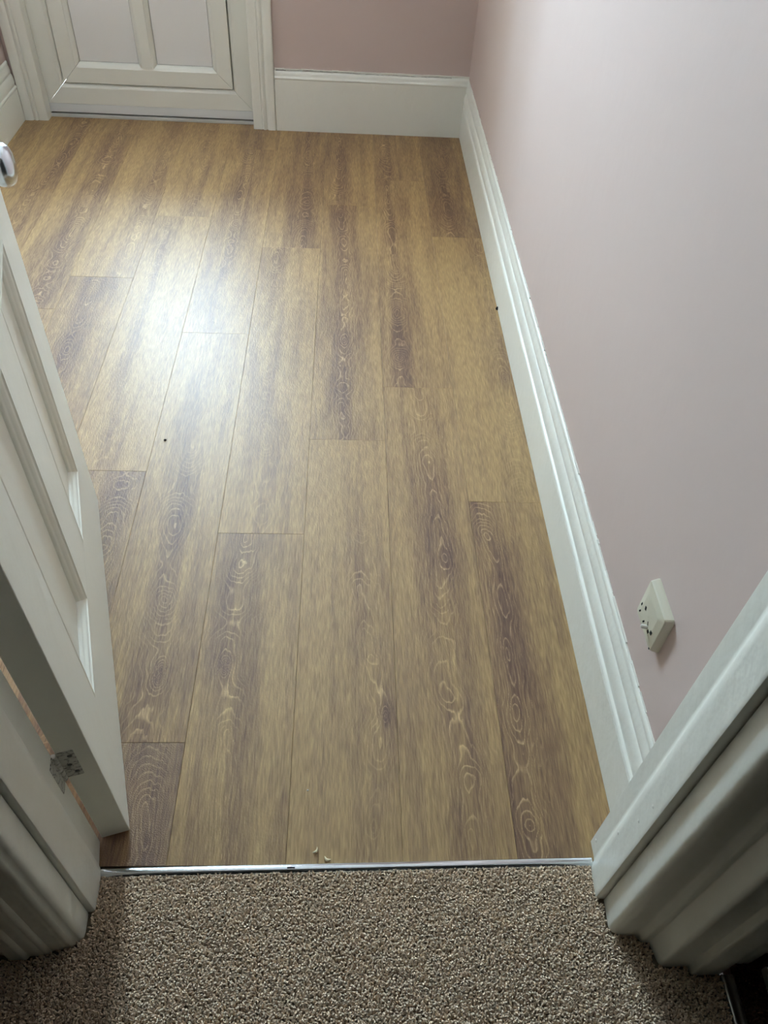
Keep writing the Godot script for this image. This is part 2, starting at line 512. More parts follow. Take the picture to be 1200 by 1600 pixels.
func skirtings() -> void:
	var st := start()
	sweep(st, skirting_profile(), Vector3(X_RIGHT, 0.0006, Z_BACK + 0.006), Vector3(X_RIGHT, 0.0006, Z_DOORWAY - 0.001), Vector3.LEFT, Vector3.UP)
	var right := tag(obj("baseboard_right", st, paint), "long white moulded skirting board along the right pink wall", "skirting board", "", "structure")
	# nibbled paint along its top and one dark gap at its foot
	var rnd := RandomNumberGenerator.new()
	rnd.seed = 41
	st = start()
	var z := -3.20
	while z < -0.50:
		var l := rnd.randf_range(0.008, 0.05)
		box(st, Vector3(X_RIGHT - rnd.randf_range(0.0012, 0.0026), 0.2105, z), Vector3(X_RIGHT + 0.001, 0.2130 + rnd.randf_range(0.0004, 0.0042), z + l))
		z += l * rnd.randf_range(0.6, 1.3)
	obj("paint_edge", st, paint, right)
	st = start()
	lathe(st, [Vector2(0.0001, 0.0), Vector2(0.0042, 0.0003), Vector2(0.0056, 0.003), Vector2(0.004, 0.008), Vector2(0.0, 0.010)], Vector3(0.4560, 0.0006, -2.016), Vector3.UP, Vector3.BACK, 10)
	tag(obj("gap", st, dark, right), "small dark gap at the foot of the board", "")

	st = start()
	var bp := V2([0.0, 0.0, 0.018, 0.0, 0.018, 0.1865, 0.0172, 0.1885, 0.0186, 0.1900, 0.0200, 0.1925, 0.0196, 0.1950, 0.0178, 0.1970, 0.0150, 0.1985, 0.0138, 0.2010, 0.0136, 0.2060, 0.0120, 0.2110, 0.0088, 0.2150, 0.0064, 0.2165, 0.0, 0.2180])
	sweep(st, bp, Vector3(-0.2775, 0.0006, Z_BACK), Vector3(X_RIGHT - 0.0005, 0.0006, Z_BACK), Vector3.BACK, Vector3.UP)
	var back := tag(obj("baseboard_back", st, paint), "short white skirting board under the dusky pink end wall, cracked along its top", "skirting board", "", "structure")
	# filler above the board with its cracks
	st = start()
	var x := -0.276
	while x < X_RIGHT - 0.004:
		var l2 := rnd.randf_range(0.01, 0.05)
		box(st, Vector3(x, 0.2170, Z_BACK - 0.001), Vector3(minf(x + l2 + 0.004, X_RIGHT), 0.2235 + rnd.randf_range(-0.0006, 0.0012), Z_BACK + rnd.randf_range(0.0040, 0.0058)))
		x += l2
	obj("filler", st, paint, back)
	st = start()
	x = -0.272
	var cy := 0.2176
	while x < 0.40:
		var l3 := rnd.randf_range(0.004, 0.014)
		var ny := clampf(cy + rnd.randf_range(-0.0010, 0.0009), 0.2168, 0.2200)
		var th := rnd.randf_range(0.0001, 0.0007)
		if x < -0.235: th += 0.0010
		elif x > -0.17 and x < -0.13: th += 0.0009
		var zz := Z_BACK + 0.0070
		var up := Vector3(0, th, 0)
		quad(st, Vector3(x, cy, zz), Vector3(x + l3, ny, zz), Vector3(x + l3, ny, zz) + up, Vector3(x, cy, zz) + up, Vector3.BACK)
		quad(st, Vector3(x, cy, zz) + up, Vector3(x + l3, ny, zz) + up, Vector3(x + l3, ny, zz - 0.006) + up, Vector3(x, cy, zz - 0.006) + up, Vector3.UP)
		x += l3
		cy = ny
	tag(obj("crack", st, mat(rgb8(70, 56, 50), 0.9), back), "dark cracks between board and wall", "")
	st = start()
	lathe(st, [Vector2(0.006, 0.0), Vector2(0.0048, 0.0012), Vector2(0.0, 0.0018)], Vector3(0.105, 0.170, Z_BACK + 0.0178), Vector3.BACK, Vector3.UP, 10)
	lathe(st, [Vector2(0.004, 0.0), Vector2(0.003, 0.0010), Vector2(0.0, 0.0014)], Vector3(0.09, 0.045, Z_BACK + 0.0178), Vector3.BACK, Vector3.UP, 10)
	obj("paint_blob", st, paint, back)

	st = start()
	sweep(st, skirting_profile(), Vector3(X_LEFT, 0.0006, -3.262), Vector3(X_LEFT, 0.0006, Z_DOORWAY - 0.001), Vector3.RIGHT, Vector3.UP)
	tag(obj("baseboard_left", st, paint), "white moulded skirting board at the far left beside the white door", "skirting board", "", "structure")

func planks() -> void:
	# embossing shared by all planks
	var n := FastNoiseLite.new()
	n.seed = 77
	n.frequency = 0.20
	n.noise_type = FastNoiseLite.TYPE_SIMPLEX_SMOOTH
	n.fractal_octaves = 3
	var im := n.get_image(320, 420, false, false, true)
	im.resize(320, 1400, Image.INTERPOLATE_CUBIC)
	im.convert(Image.FORMAT_RGB8)
	var emboss := ImageTexture.create_from_image(im)
	var floor_node := get_node("floor")
	for k in plank_specs.size():
		var sp: Array = plank_specs[k]
		var g := 0.0002
		var x0: float = sp[4] + g
		var x1: float = sp[5] - g
		var z0: float = sp[2] + g
		var z1: float = sp[3] - g
		var b := 0.0004
		var st := start()
		var t := [Vector3(x0 + b, 0, z0 + b), Vector3(x1 - b, 0, z0 + b), Vector3(x1 - b, 0, z1 - b), Vector3(x0 + b, 0, z1 - b)]
		var e := [Vector3(x0, -b, z0), Vector3(x1, -b, z0), Vector3(x1, -b, z1), Vector3(x0, -b, z1)]
		var l := [Vector3(x0, -0.005, z0), Vector3(x1, -0.005, z0), Vector3(x1, -0.005, z1), Vector3(x0, -0.005, z1)]
		var uv := func(p: Vector3) -> Vector2: return Vector2((p.x - sp[4]) / (sp[5] - sp[4]), (p.z - sp[2]) / (sp[3] - sp[2]))
		quad(st, t[0], t[1], t[2], t[3], Vector3.UP, [uv.call(t[0]), uv.call(t[1]), uv.call(t[2]), uv.call(t[3])])
		var out := [Vector3(0, 0, -1), Vector3(1, 0, 0), Vector3(0, 0, 1), Vector3(-1, 0, 0)]
		for i in 4:
			var j := (i + 1) % 4
			var nb: Vector3 = (out[i] + Vector3.UP).normalized()
			quad(st, t[i], t[j], e[j], e[i], nb, [uv.call(t[i]), uv.call(t[j]), uv.call(e[j]), uv.call(e[i])])
			quad(st, e[i], e[j], l[j], l[i], out[i], [uv.call(e[i]), uv.call(e[j]), uv.call(e[j]), uv.call(e[i])])
		var m := mat(Color.WHITE, 0.56, 0.0, 0.58)
		m.clearcoat_enabled = true
		m.clearcoat = 0.36
		m.clearcoat_roughness = 0.36
		m.albedo_texture = ImageTexture.create_from_image(plank_images[k])
		m.heightmap_enabled = true
		m.heightmap_texture = emboss
		m.heightmap_scale = 0.06
		obj("plank", st, m, floor_node)

# ---------------------------------------------------------------- the white glazed door at the far end
func front_door() -> void:
	var o := thing("door_1", Vector3(-0.77, 0.0, -3.315))
	tag(o, "white plastic front door with two plain lower panels at the far end of the hall", "door", "", "structure")
	var L := -0.400
	var R := 0.400
	# frame, mitred at the corners
	var fp := V2([0.0, -0.06, 0.0, 0.0, 0.058, 0.0, 0.0605, -0.0022, 0.063, -0.003, 0.0665, -0.0045, 0.0715, -0.0100, 0.0735, -0.0150, 0.0735, -0.06])
	var yb := 0.050
	var yt := 2.42
	frame(o, "frame", L, R, yb, yt, fp, upvc, 0.0)
	var st := start()
	sweep(st, V2([-0.06, 0.018, 0.002, 0.018, 0.0035, 0.021, 0.001, 0.0495, -0.06, 0.0495]), Vector3(L, 0, 0), Vector3(R, 0, 0), Vector3.BACK, Vector3.UP)
	obj("sill", st, mat(rgb8(222, 222, 218), 0.4), o)
	st = start()
	sweep(st, V2([-0.06, 0.0, 0.0055, 0.0, 0.0065, 0.006, 0.004, 0.0125, -0.06, 0.0125]), Vector3(L, 0, 0), Vector3(R, 0, 0), Vector3.BACK, Vector3.UP)
	obj("weather_strip", st, mat(rgb8(200, 198, 190), 0.45), o)
	st = start()
	box(st, Vector3(L, 0.0125, -0.06), Vector3(R, 0.018, -0.008))
	box(st, Vector3(L + 0.07, yb + 0.05, -0.075), Vector3(R - 0.07, 0.70, -0.0565))
	obj("gasket", st, dark, o)
	# transom between door and fanlight
	st = start()
	sweep(st, V2([-0.04, -0.055, -0.04, -0.012, -0.034, 0.0, 0.034, 0.0, 0.04, -0.012, 0.04, -0.055]), Vector3(L + 0.0735, 2.06, 0), Vector3(R - 0.0735, 2.06, 0), Vector3.UP, Vector3.BACK)
	obj("transom", st, upvc, o)
	# sash
	var sl := L + 0.0757
	var sr := R - 0.0757
	var sb := 0.1262
	var stp := 2.018
	var sp := V2([0.0, -0.055, 0.0, -0.0035, 0.0015, -0.0015, 0.0555, -0.0015, 0.0570, -0.0040, 0.0590, -0.0050, 0.0640, -0.0075, 0.0700, -0.0140, 0.0725, -0.0195, 0.0725, -0.055])
	frame(o, "sash_rail", sl, sr, sb, stp, sp, upvc, 0.0)
	# mid rail and glazing bars
	var inner_l := sl + 0.0725
	var inner_r := sr - 0.0725
	st = start()
	sweep(st, V2([-0.05, -0.055, -0.05, -0.0195, -0.044, -0.008, -0.036, -0.0015, 0.036, -0.0015, 0.044, -0.008, 0.05, -0.0195, 0.05, -0.055]), Vector3(inner_l - 0.012, 0.725, 0), Vector3(inner_r + 0.012, 0.725, 0), Vector3.UP, Vector3.BACK)
	obj("mid_rail", st, upvc, o)
	var mp := V2([-0.0350, -0.055, -0.0350, -0.0195, -0.0320, -0.0140, -0.0245, -0.0060, -0.0210, -0.0050, -0.0190, -0.0012, 0.0190, -0.0012, 0.0210, -0.0050, 0.0245, -0.0060, 0.0320, -0.0140, 0.0350, -0.0195, 0.0350, -0.055])
	st = start()
	sweep(st, mp, Vector3(0.005, 0.188, 0.0006), Vector3(0.005, 0.68, 0.0006), Vector3.RIGHT, Vector3.BACK)
	obj("mullion", st, upvc, o)
	st = start()
	sweep(st, mp, Vector3(0.005, 0.77, 0.0006), Vector3(0.005, 1.95, 0.0006), Vector3.RIGHT, Vector3.BACK)
	obj("mullion", st, upvc, o)
	# lower panels and their dark gaskets, upper glass
	var face := mat(rgb8(236, 233, 228), 0.42)
	var glass := mat(Color(0.95, 1.0, 0.98, 0.06), 0.03)
	glass.transparency = BaseMaterial3D.TRANSPARENCY_ALPHA
	for s in [[inner_l, 0.005 - 0.035], [0.005 + 0.035, inner_r]]:
		st = start()
		box(st, Vector3(s[0] + 0.0012, sb + 0.0737, -0.050), Vector3(s[1] - 0.0012, 0.672, -0.0205))
		obj("panel", st, face, o)
		st = start()
		box(st, Vector3(s[0] - 0.003, sb + 0.070, -0.052), Vector3(s[1] + 0.003, 0.676, -0.0225))
		obj("gasket", st, dark, o)
		st = start()
		box(st, Vector3(s[0] - 0.003, 0.774, -0.0330), Vector3(s[1] + 0.003, 1.948, -0.0290))
		tag(obj("window_pane", st, glass, o), "clear glass pane", "")
	st = start()
	box(st, Vector3(L + 0.07, 2.09, -0.0330), Vector3(R - 0.07, 2.35, -0.0290))
	tag(obj("fanlight_pane", st, glass, o), "clear glass pane over the door", "")
	porch()

	# architraves
	var ap := V2([0.0, -0.060, 0.0, 0.011, 0.0010, 0.0145, 0.0040, 0.0165, 0.0340, 0.0165, 0.0360, 0.0140, 0.0385, 0.0140, 0.0400, 0.0165, 0.0435, 0.0195, 0.0490, 0.0190, 0.0530, 0.0145, 0.0555, 0.0140, 0.0575, 0.0175, 0.0610, 0.0205, 0.0680, 0.0215, 0.0840, 0.0215, 0.0885, 0.0195, 0.0900, 0.0150, 0.0900, 0.0, 0.0010, 0.0, 0.0010, -0.060])
	st = start()
	sweep(st, ap, Vector3(-0.3690, 0.0006, Z_BACK - 0.001), Vector3(-0.3690, 2.40, Z_BACK - 0.001), Vector3.RIGHT, Vector3.BACK)
	tag(obj("trim_1", st, paint), "white moulded door casing between the far white door and the pink wall", "door casing", "", "structure")
	st = start()
	sweep(st, ap, Vector3(-1.1705, 0.0006, Z_BACK - 0.001), Vector3(-1.1705, 2.40, Z_BACK - 0.001), Vector3.LEFT, Vector3.BACK)
	tag(obj("trim_2", st, paint), "white moulded door casing left of the far white door, against the left skirting", "door casing", "", "structure")
	st = start()
	sweep(st, ap, Vector3(-1.2605, 2.40, Z_BACK - 0.001), Vector3(-0.2790, 2.40, Z_BACK - 0.001), Vector3.UP, Vector3.BACK)
	tag(obj("trim_3", st, paint), "white moulded head casing over the far white door", "door casing", "", "structure")

# unseen porch beyond the door; its walls and glowing panel shape the hall daylight
func porch() -> void:
	var st := start()
	var wallm := mat(rgb8(206, 200, 190), 0.85)
	box(st, Vector3(-2.95, -0.12, -5.0), Vector3(-2.85, 3.12, -3.42))
	box(st, Vector3(0.45, -0.12, -5.0), Vector3(0.55, 3.12, -3.42))
	box(st, Vector3(-2.85, -0.12, -5.0), Vector3(0.45, 0.02, -4.92))
	box(st, Vector3(-2.85, 2.88, -5.0), Vector3(0.45, 3.12, -4.92))
	box(st, Vector3(-2.85, -0.12, -3.46), Vector3(-1.42, 3.12, -3.42))
	box(st, Vector3(-1.42, CEIL + 0.1, -3.46), Vector3(0.55, 3.12, -3.42))
	tag(obj("wall_unseen_porch", st, wallm), "walls of an unseen porch, shaped to limit daylight at the far white door", "wall", "", "structure")
	st = start()
	box(st, Vector3(-2.95, 3.12, -5.0), Vector3(0.55, 3.22, -3.42))
	tag(obj("ceiling_unseen_porch", st, wallm), "ceiling of an unseen porch, closing off high daylight at the far white door", "ceiling", "", "structure")
	st = start()
	box(st, Vector3(-2.85, -0.12, -4.92), Vector3(0.45, -0.02, -3.46))
	tag(obj("floor_unseen_porch", st, mat(rgb8(120, 110, 100), 0.9)), "floor of an unseen porch, closing in the daylight at the far white door", "floor", "", "structure")
	var glow := mat(rgb8(225, 232, 236), 0.25)
	glow.emission_enabled = true  # panel out of view, glowing in place of outdoor daylight
	glow.emission = Color(0.86, 0.95, 1.0)
	glow.emission_energy_multiplier = 1.5
	st = start()
	box(st, Vector3(-2.85, 0.02, -4.98), Vector3(0.45, 2.88, -4.94))
	tag(obj("window_1", st, glow), "wide unseen glowing panel beyond the far white door, standing for daylight", "window", "", "structure")

# four mitred pieces round an opening
func frame(o: Node3D, called: String, l: float, r: float, b: float, t: float, prof: PackedVector2Array, m: Material, z: float) -> void:
	var g := 0.0007
	for s in 4:
		var st := start()
		match s:
			0: sweep(st, prof, Vector3(l + g, b, z), Vector3(r - g, b, z), Vector3.UP, Vector3.BACK, 1.0, 1.0)
			1: sweep(st, prof, Vector3(l + g, t, z), Vector3(r - g, t, z), Vector3.DOWN, Vector3.BACK, 1.0, 1.0)
			2: sweep(st, prof, Vector3(l, b + g, z), Vector3(l, t - g, z), Vector3.RIGHT, Vector3.BACK, 1.0, 1.0)
			3: sweep(st, prof, Vector3(r, b + g, z), Vector3(r, t - g, z), Vector3.LEFT, Vector3.BACK, 1.0, 1.0)
		obj(called, st, m, o)

# ---------------------------------------------------------------- the near doorway
func near_doorway() -> void:
	var top := 2.03
	# right lining with the door rebate, plan points (x, z)
	var st := start()
	var rl := V2([0.4195, -0.4660, 0.4150, -0.4660, 0.4138, -0.4645, 0.4138, -0.4400, 0.4128, -0.4350, 0.4085, -0.4290, 0.4060, -0.4235, 0.4045, -0.4150, 0.4030, -0.3830, 0.4040, -0.3790, 0.4075, -0.3770, 0.4195, -0.3770])
	sweep(st, rl, Vector3(0, 0.0006, 0), Vector3(0, top, 0), Vector3.RIGHT, Vector3.BACK)
	var right := tag(obj("trim_4", st, paint), "glossy white doorway lining on the right, chipped at its foot by the metal strip", "door frame", "", "structure")
	st = start()
	for q in [Vector3(0.4134, 0.03, -0.455), Vector3(0.4052, 0.16, -0.418), Vector3(0.4042, 0.25, -0.40), Vector3(0.4040, 0.31, -0.395)]:
		lathe(st, [Vector2(0.0032, 0.0), Vector2(0.0024, 0.0009), Vector2(0.0, 0.0013)], q, Vector3.LEFT, Vector3.UP, 8)
	obj("paint_blob", st, paint, right)
	# left lining
	st = start()
	var ll := V2([-0.3720, -0.4700, -0.3715, -0.4705, -0.3705, -0.4700, -0.3640, -0.4345, -0.3612, -0.4300, -0.3585, -0.4240, -0.3572, -0.4168, -0.3550, -0.3720, -0.3556, -0.3690, -0.3590, -0.3670, -0.3720, -0.3670])
	sweep(st, ll, Vector3(0, 0.0006, 0), Vector3(0, top, 0), Vector3.RIGHT, Vector3.BACK)
	var left := tag(obj("trim_5", st, paint), "white doorway lining on the left that carries the painted hinge", "door frame", "", "structure")
	st = start()
	var along := Vector3(0.0065, 0, 0.0355).normalized()
	var face := Vector3(0.0355, 0, -0.0065).normalized()
	sweep(st, V2([0.001, -0.001, 0.001, 0.0009, 0.002, 0.0013, 0.018, 0.0013, 0.0195, 0.0005, 0.0195, -0.001]), Vector3(-0.3705, 0.226, -0.4700), Vector3(-0.3705, 0.298, -0.4700), along, face)
	obj("hinge_plate", st, cracked_paint(), left)
	st = start()
	box(st, Vector3(-0.3720, top, -0.4640), Vector3(0.4195, top + 0.02, -0.3670), 0.001)
	tag(obj("trim_6", st, paint), "white head lining over the near doorway", "door frame", "", "structure")
	# architraves on the carpet side
	st = start()
	var ra := V2([0.4205, -0.3760, 0.4158, -0.3755, 0.4155, -0.3740, 0.4146, -0.3510, 0.4140, -0.3385, 0.4152, -0.3340, 0.4185, -0.3300, 0.4215, -0.3290, 0.4235, -0.3278, 0.4300, -0.3258, 0.4390, -0.3246, 0.4488, -0.3245, 0.4540, -0.3225, 0.4585, -0.3165, 0.4625, -0.3150, 0.4690, -0.3150, 0.4705, -0.3135, 0.4725, -0.3070, 0.4745, -0.2990, 0.4770, -0.2890, 0.4795, -0.2850, 0.4850, -0.2826, 0.5135, -0.2822, 0.5190, -0.2824, 0.5205, -0.2805, 0.5215, -0.2740, 0.5240, -0.2716, 0.5290, -0.2710, 0.5619, -0.2713, 0.5670, -0.2720, 0.5695, -0.2745, 0.5700, -0.2790, 0.5700, -0.3440, 0.4205, -0.3440])
	sweep(st, ra, Vector3(0, 0.0006, 0), Vector3(0, top + 0.1, 0), Vector3.RIGHT, Vector3.BACK)
	tag(obj("trim_7", st, paint), "broad white moulded casing at the lower right corner, standing on the carpet", "door casing", "", "structure")
	st = start()
	var la := V2([-0.3725, -0.3660, -0.3645, -0.3655, -0.3640, -0.3610, -0.3630, -0.3410, -0.3636, -0.3345, -0.3655, -0.3308, -0.3685, -0.3290, -0.3720, -0.3275, -0.3740, -0.3235, -0.3780, -0.3205, -0.3815, -0.3196, -0.3860, -0.3196, -0.3885, -0.3180, -0.4000, -0.3168, -0.4045, -0.3160, -0.4062, -0.3130, -0.4092, -0.3115, -0.4125, -0.3110, -0.4150, -0.3118, -0.4175, -0.3102, -0.4215, -0.3096, -0.4310, -0.3100, -0.4345, -0.3098, -0.4362, -0.3068, -0.4385, -0.3052, -0.4420, -0.3048, -0.4585, -0.3049, -0.4625, -0.3058, -0.4645, -0.3085, -0.4680, -0.3115, -0.4780, -0.3120, -0.5000, -0.3080, -0.5080, -0.3100, -0.5100, -0.3150, -0.5100, -0.3440, -0.3725, -0.3440])
	sweep(st, la, Vector3(0, 0.0006, 0), Vector3(0, top + 0.1, 0), Vector3.RIGHT, Vector3.BACK)
	tag(obj("trim_8", st, paint), "white moulded casing at the lower left corner, standing on the shaded carpet", "door casing", "", "structure")
	st = start()
	box(st, Vector3(-0.3640, top + 0.02, -0.3450), Vector3(0.4150, top + 0.12, -0.3200), 0.004)
	tag(obj("trim_9", st, paint), "white head casing over the near doorway on the carpet side", "door casing", "", "structure")

func side_doorway() -> void:
	# jamb of the doorway into the dark room, set back behind the broad casing
	var st := start()
	var jp := V2([0.5715, -0.3080, 0.5715, -0.2925, 0.5735, -0.2905, 0.5900, -0.2895, 0.5920, -0.2860, 0.5960, -0.2845, 0.6130, -0.2850, 0.6200, -0.2870, 0.6450, -0.2980, 0.6600, -0.3000, 0.6600, -0.3080])
	sweep(st, jp, Vector3(0, 0.0006, 0), Vector3(0, 2.03, 0), Vector3.RIGHT, Vector3.BACK)
	tag(obj("trim_10", st, paint), "white jamb of the dark side doorway, behind the broad casing at the right", "door frame", "", "structure")
	# worn metal strip on the floor of that doorway
	st = start()
	sweep(st, V2([0.0, -0.002, 0.0, 0.0035, 0.0015, 0.0055, 0.0045, 0.0062, 0.0068, 0.0048, 0.0125, 0.0052, 0.0155, 0.0066, 0.0185, 0.0055, 0.0195, 0.003, 0.0195, -0.002]), Vector3(0.5660, 0.0, -0.2700), Vector3(0.5660, 0.0, 0.49), Vector3.RIGHT, Vector3.UP)
	var o := obj("carpet_strip", st, mat(rgb8(176, 176, 170), 0.32, 1.0))
	tag(o, "dull metal carpet strip running across the dark side doorway at the lower right corner", "carpet strip")
	# corner of a white painted block standing in the dark room
	st = start()
	box(st, Vector3(0.6280, 0.004, -0.2760), Vector3(0.6900, 0.0250, -0.2380), 0.003)
	tag(obj("wooden_block", st, paint), "end of a low white painted piece on dark carpet at the right edge", "wood block")

# ---------------------------------------------------------------- the open panelled door at the left
func inner_door() -> void:
	var d := Vector3(-0.27543737, 0, -0.96131902)
	var n := Vector3(0.96131902, 0, -0.27543737)
	var o := thing("door_2", Vector3(-0.3263, 0.0, -0.4864), Basis(d, Vector3.UP, n))
	tag(o, "open white panelled door swung into the hall at the left", "door", "", "structure")
	var W := 0.749
	var T := 0.043
	var yb := 0.006
	var rows := [[yb, 0.222], [0.690, 0.900], [1.860, 1.985]]
	var xs := [[0.0, 0.118], [0.307, 0.429], [0.612, W]]
	for k in [0, 2]:
		var st := start()
		box(st, Vector3(xs[k][0], yb, -T), Vector3(xs[k][1], 1.985, 0), 0.0014)
		obj("stile", st, paint_door, o)
	for q in rows:
		var st := start()
		box(st, Vector3(xs[0][1] - 0.002, q[0], -T + 0.0001), Vector3(xs[2][0] + 0.002, q[1], -0.0001))
		obj("rail", st, paint_door, o)
	for q in [[0.222, 0.690], [0.900, 1.860]]:
		var st := start()
		box(st, Vector3(xs[1][0], q[0] - 0.002, -T + 0.0002), Vector3(xs[1][1], q[1] + 0.002, -0.0002))
		obj("muntin", st, paint_door, o)
	# panels with planted mouldings on both faces
	var prof := V2([0.0, -0.020, 0.0, -0.0006, 0.0015, 0.0004, 0.0040, 0.0002, 0.0052, -0.0018, 0.0070, -0.0026, 0.0105, -0.0022, 0.0135, -0.0034, 0.0170, -0.0064, 0.0192, -0.0084, 0.0205, -0.0086, 0.0225, -0.0106, 0.0240, -0.0140, 0.0240, -0.020])
	for py in [[0.222, 0.690], [0.900, 1.860]]:
		for px in [[0.118, 0.307], [0.429, 0.612]]:
			var st := start()
			box(st, Vector3(px[0] - 0.004, py[0] - 0.004, -0.029), Vector3(px[1] + 0.004, py[1] + 0.004, -0.0138))
			obj("panel", st, paint_door, o)
			for side in [[0.0, Vector3.BACK], [-T, Vector3.FORWARD]]:
				var z: float = side[0]
				var f: Vector3 = side[1]
				for s in 4:
					st = start()
					match s:
						0: sweep(st, prof, Vector3(px[0], py[0], z), Vector3(px[1], py[0], z), Vector3.UP, f, 1.0, 1.0)
						1: sweep(st, prof, Vector3(px[0], py[1], z), Vector3(px[1], py[1], z), Vector3.DOWN, f, 1.0, 1.0)
						2: sweep(st, prof, Vector3(px[0], py[0], z), Vector3(px[0], py[1], z), Vector3.RIGHT, f, 1.0, 1.0)
						3: sweep(st, prof, Vector3(px[1], py[0], z), Vector3(px[1], py[1], z), Vector3.LEFT, f, 1.0, 1.0)
					obj("moulding", st, paint_door, o)
	# knob with its rose, low on the lock rail
	var st2 := start()
	lathe(st2, [Vector2(0.022, 0.0), Vector2(0.0225, 0.002), Vector2(0.020, 0.004), Vector2(0.013, 0.005), Vector2(0.0115, 0.008), Vector2(0.0130, 0.012), Vector2(0.0200, 0.0155), Vector2(0.0250, 0.0200), Vector2(0.0275, 0.0265), Vector2(0.0280, 0.0330), Vector2(0.0264, 0.0395), Vector2(0.0225, 0.0445), Vector2(0.0140, 0.0480), Vector2(0.0, 0.0492)], Vector3(0.600, 0.800, 0.0), Vector3.BACK, Vector3.UP, 32)
	tag(obj("door_knob", st2, mat(rgb8(222, 228, 236), 0.20, 1.0), o), "polished chrome knob", "")
	# the lower hinge, thick with paint
	var hp := cracked_paint()
	var hy := 0.262
	for hh in [hy, 1.72]:
		st2 = start()
		box(st2, Vector3(-0.0014, hh - 0.034, -0.0425), Vector3(0.0004, hh + 0.034, -0.0205), 0.0006)
		var leafp := obj("hinge", st2, hp, o)
		for k in 5:
			st2 = start()
			var y0: float = hh - 0.034 + k * 0.0138
			lathe(st2, [Vector2(0.0, 0.0), Vector2(0.0036, 0.0003), Vector2(0.0042, 0.0012), Vector2(0.0042, 0.0112), Vector2(0.0034, 0.0124), Vector2(0.0, 0.0128)], Vector3(-0.0030, y0, -0.0455), Vector3.UP, Vector3.RIGHT, 12)
			obj("hinge_knuckle", st2, hp, leafp)
		st2 = start()
		for q in [Vector3(-0.0014, hh + 0.022, -0.027), Vector3(-0.0014, hh - 0.001, -0.032), Vector3(-0.0014, hh - 0.022, -0.027)]:
			lathe(st2, [Vector2(0.0034, 0.0), Vector2(0.0030, 0.0006), Vector2(0.0, 0.0008)], q, Vector3.LEFT, Vector3.UP, 10)
		obj("hinge_screw", st2, mat(rgb8(70, 68, 62), 0.5), leafp)

# old gloss paint over metal, crazed into dark cracks
func cracked_paint() -> StandardMaterial3D:
	var n := FastNoiseLite.new()
	n.seed = 12
	n.noise_type = FastNoiseLite.TYPE_CELLULAR
	n.cellular_return_type = FastNoiseLite.RETURN_DISTANCE2_SUB
	n.frequency = 0.045
	var im := n.get_seamless_image(128, 128)
	im.convert(Image.FORMAT_RGB8)
	var b := im.get_data()
	for k in range(0, b.size(), 3):
		var f := clampf(b[k] / 60.0, 0.0, 1.0)
		b[k] = int(lerpf(52.0, 196.0, f))
		b[k + 1] = int(lerpf(48.0, 193.0, f))
		b[k + 2] = int(lerpf(42.0, 182.0, f))
	var m := mat(Color.WHITE, 0.45)
	m.albedo_texture = ImageTexture.create_from_image(Image.create_from_data(128, 128, false, Image.FORMAT_RGB8, b))
	m.uv1_triplanar = true
	m.uv1_world_triplanar = true
	m.uv1_scale = Vector3.ONE * 14.0
	return m

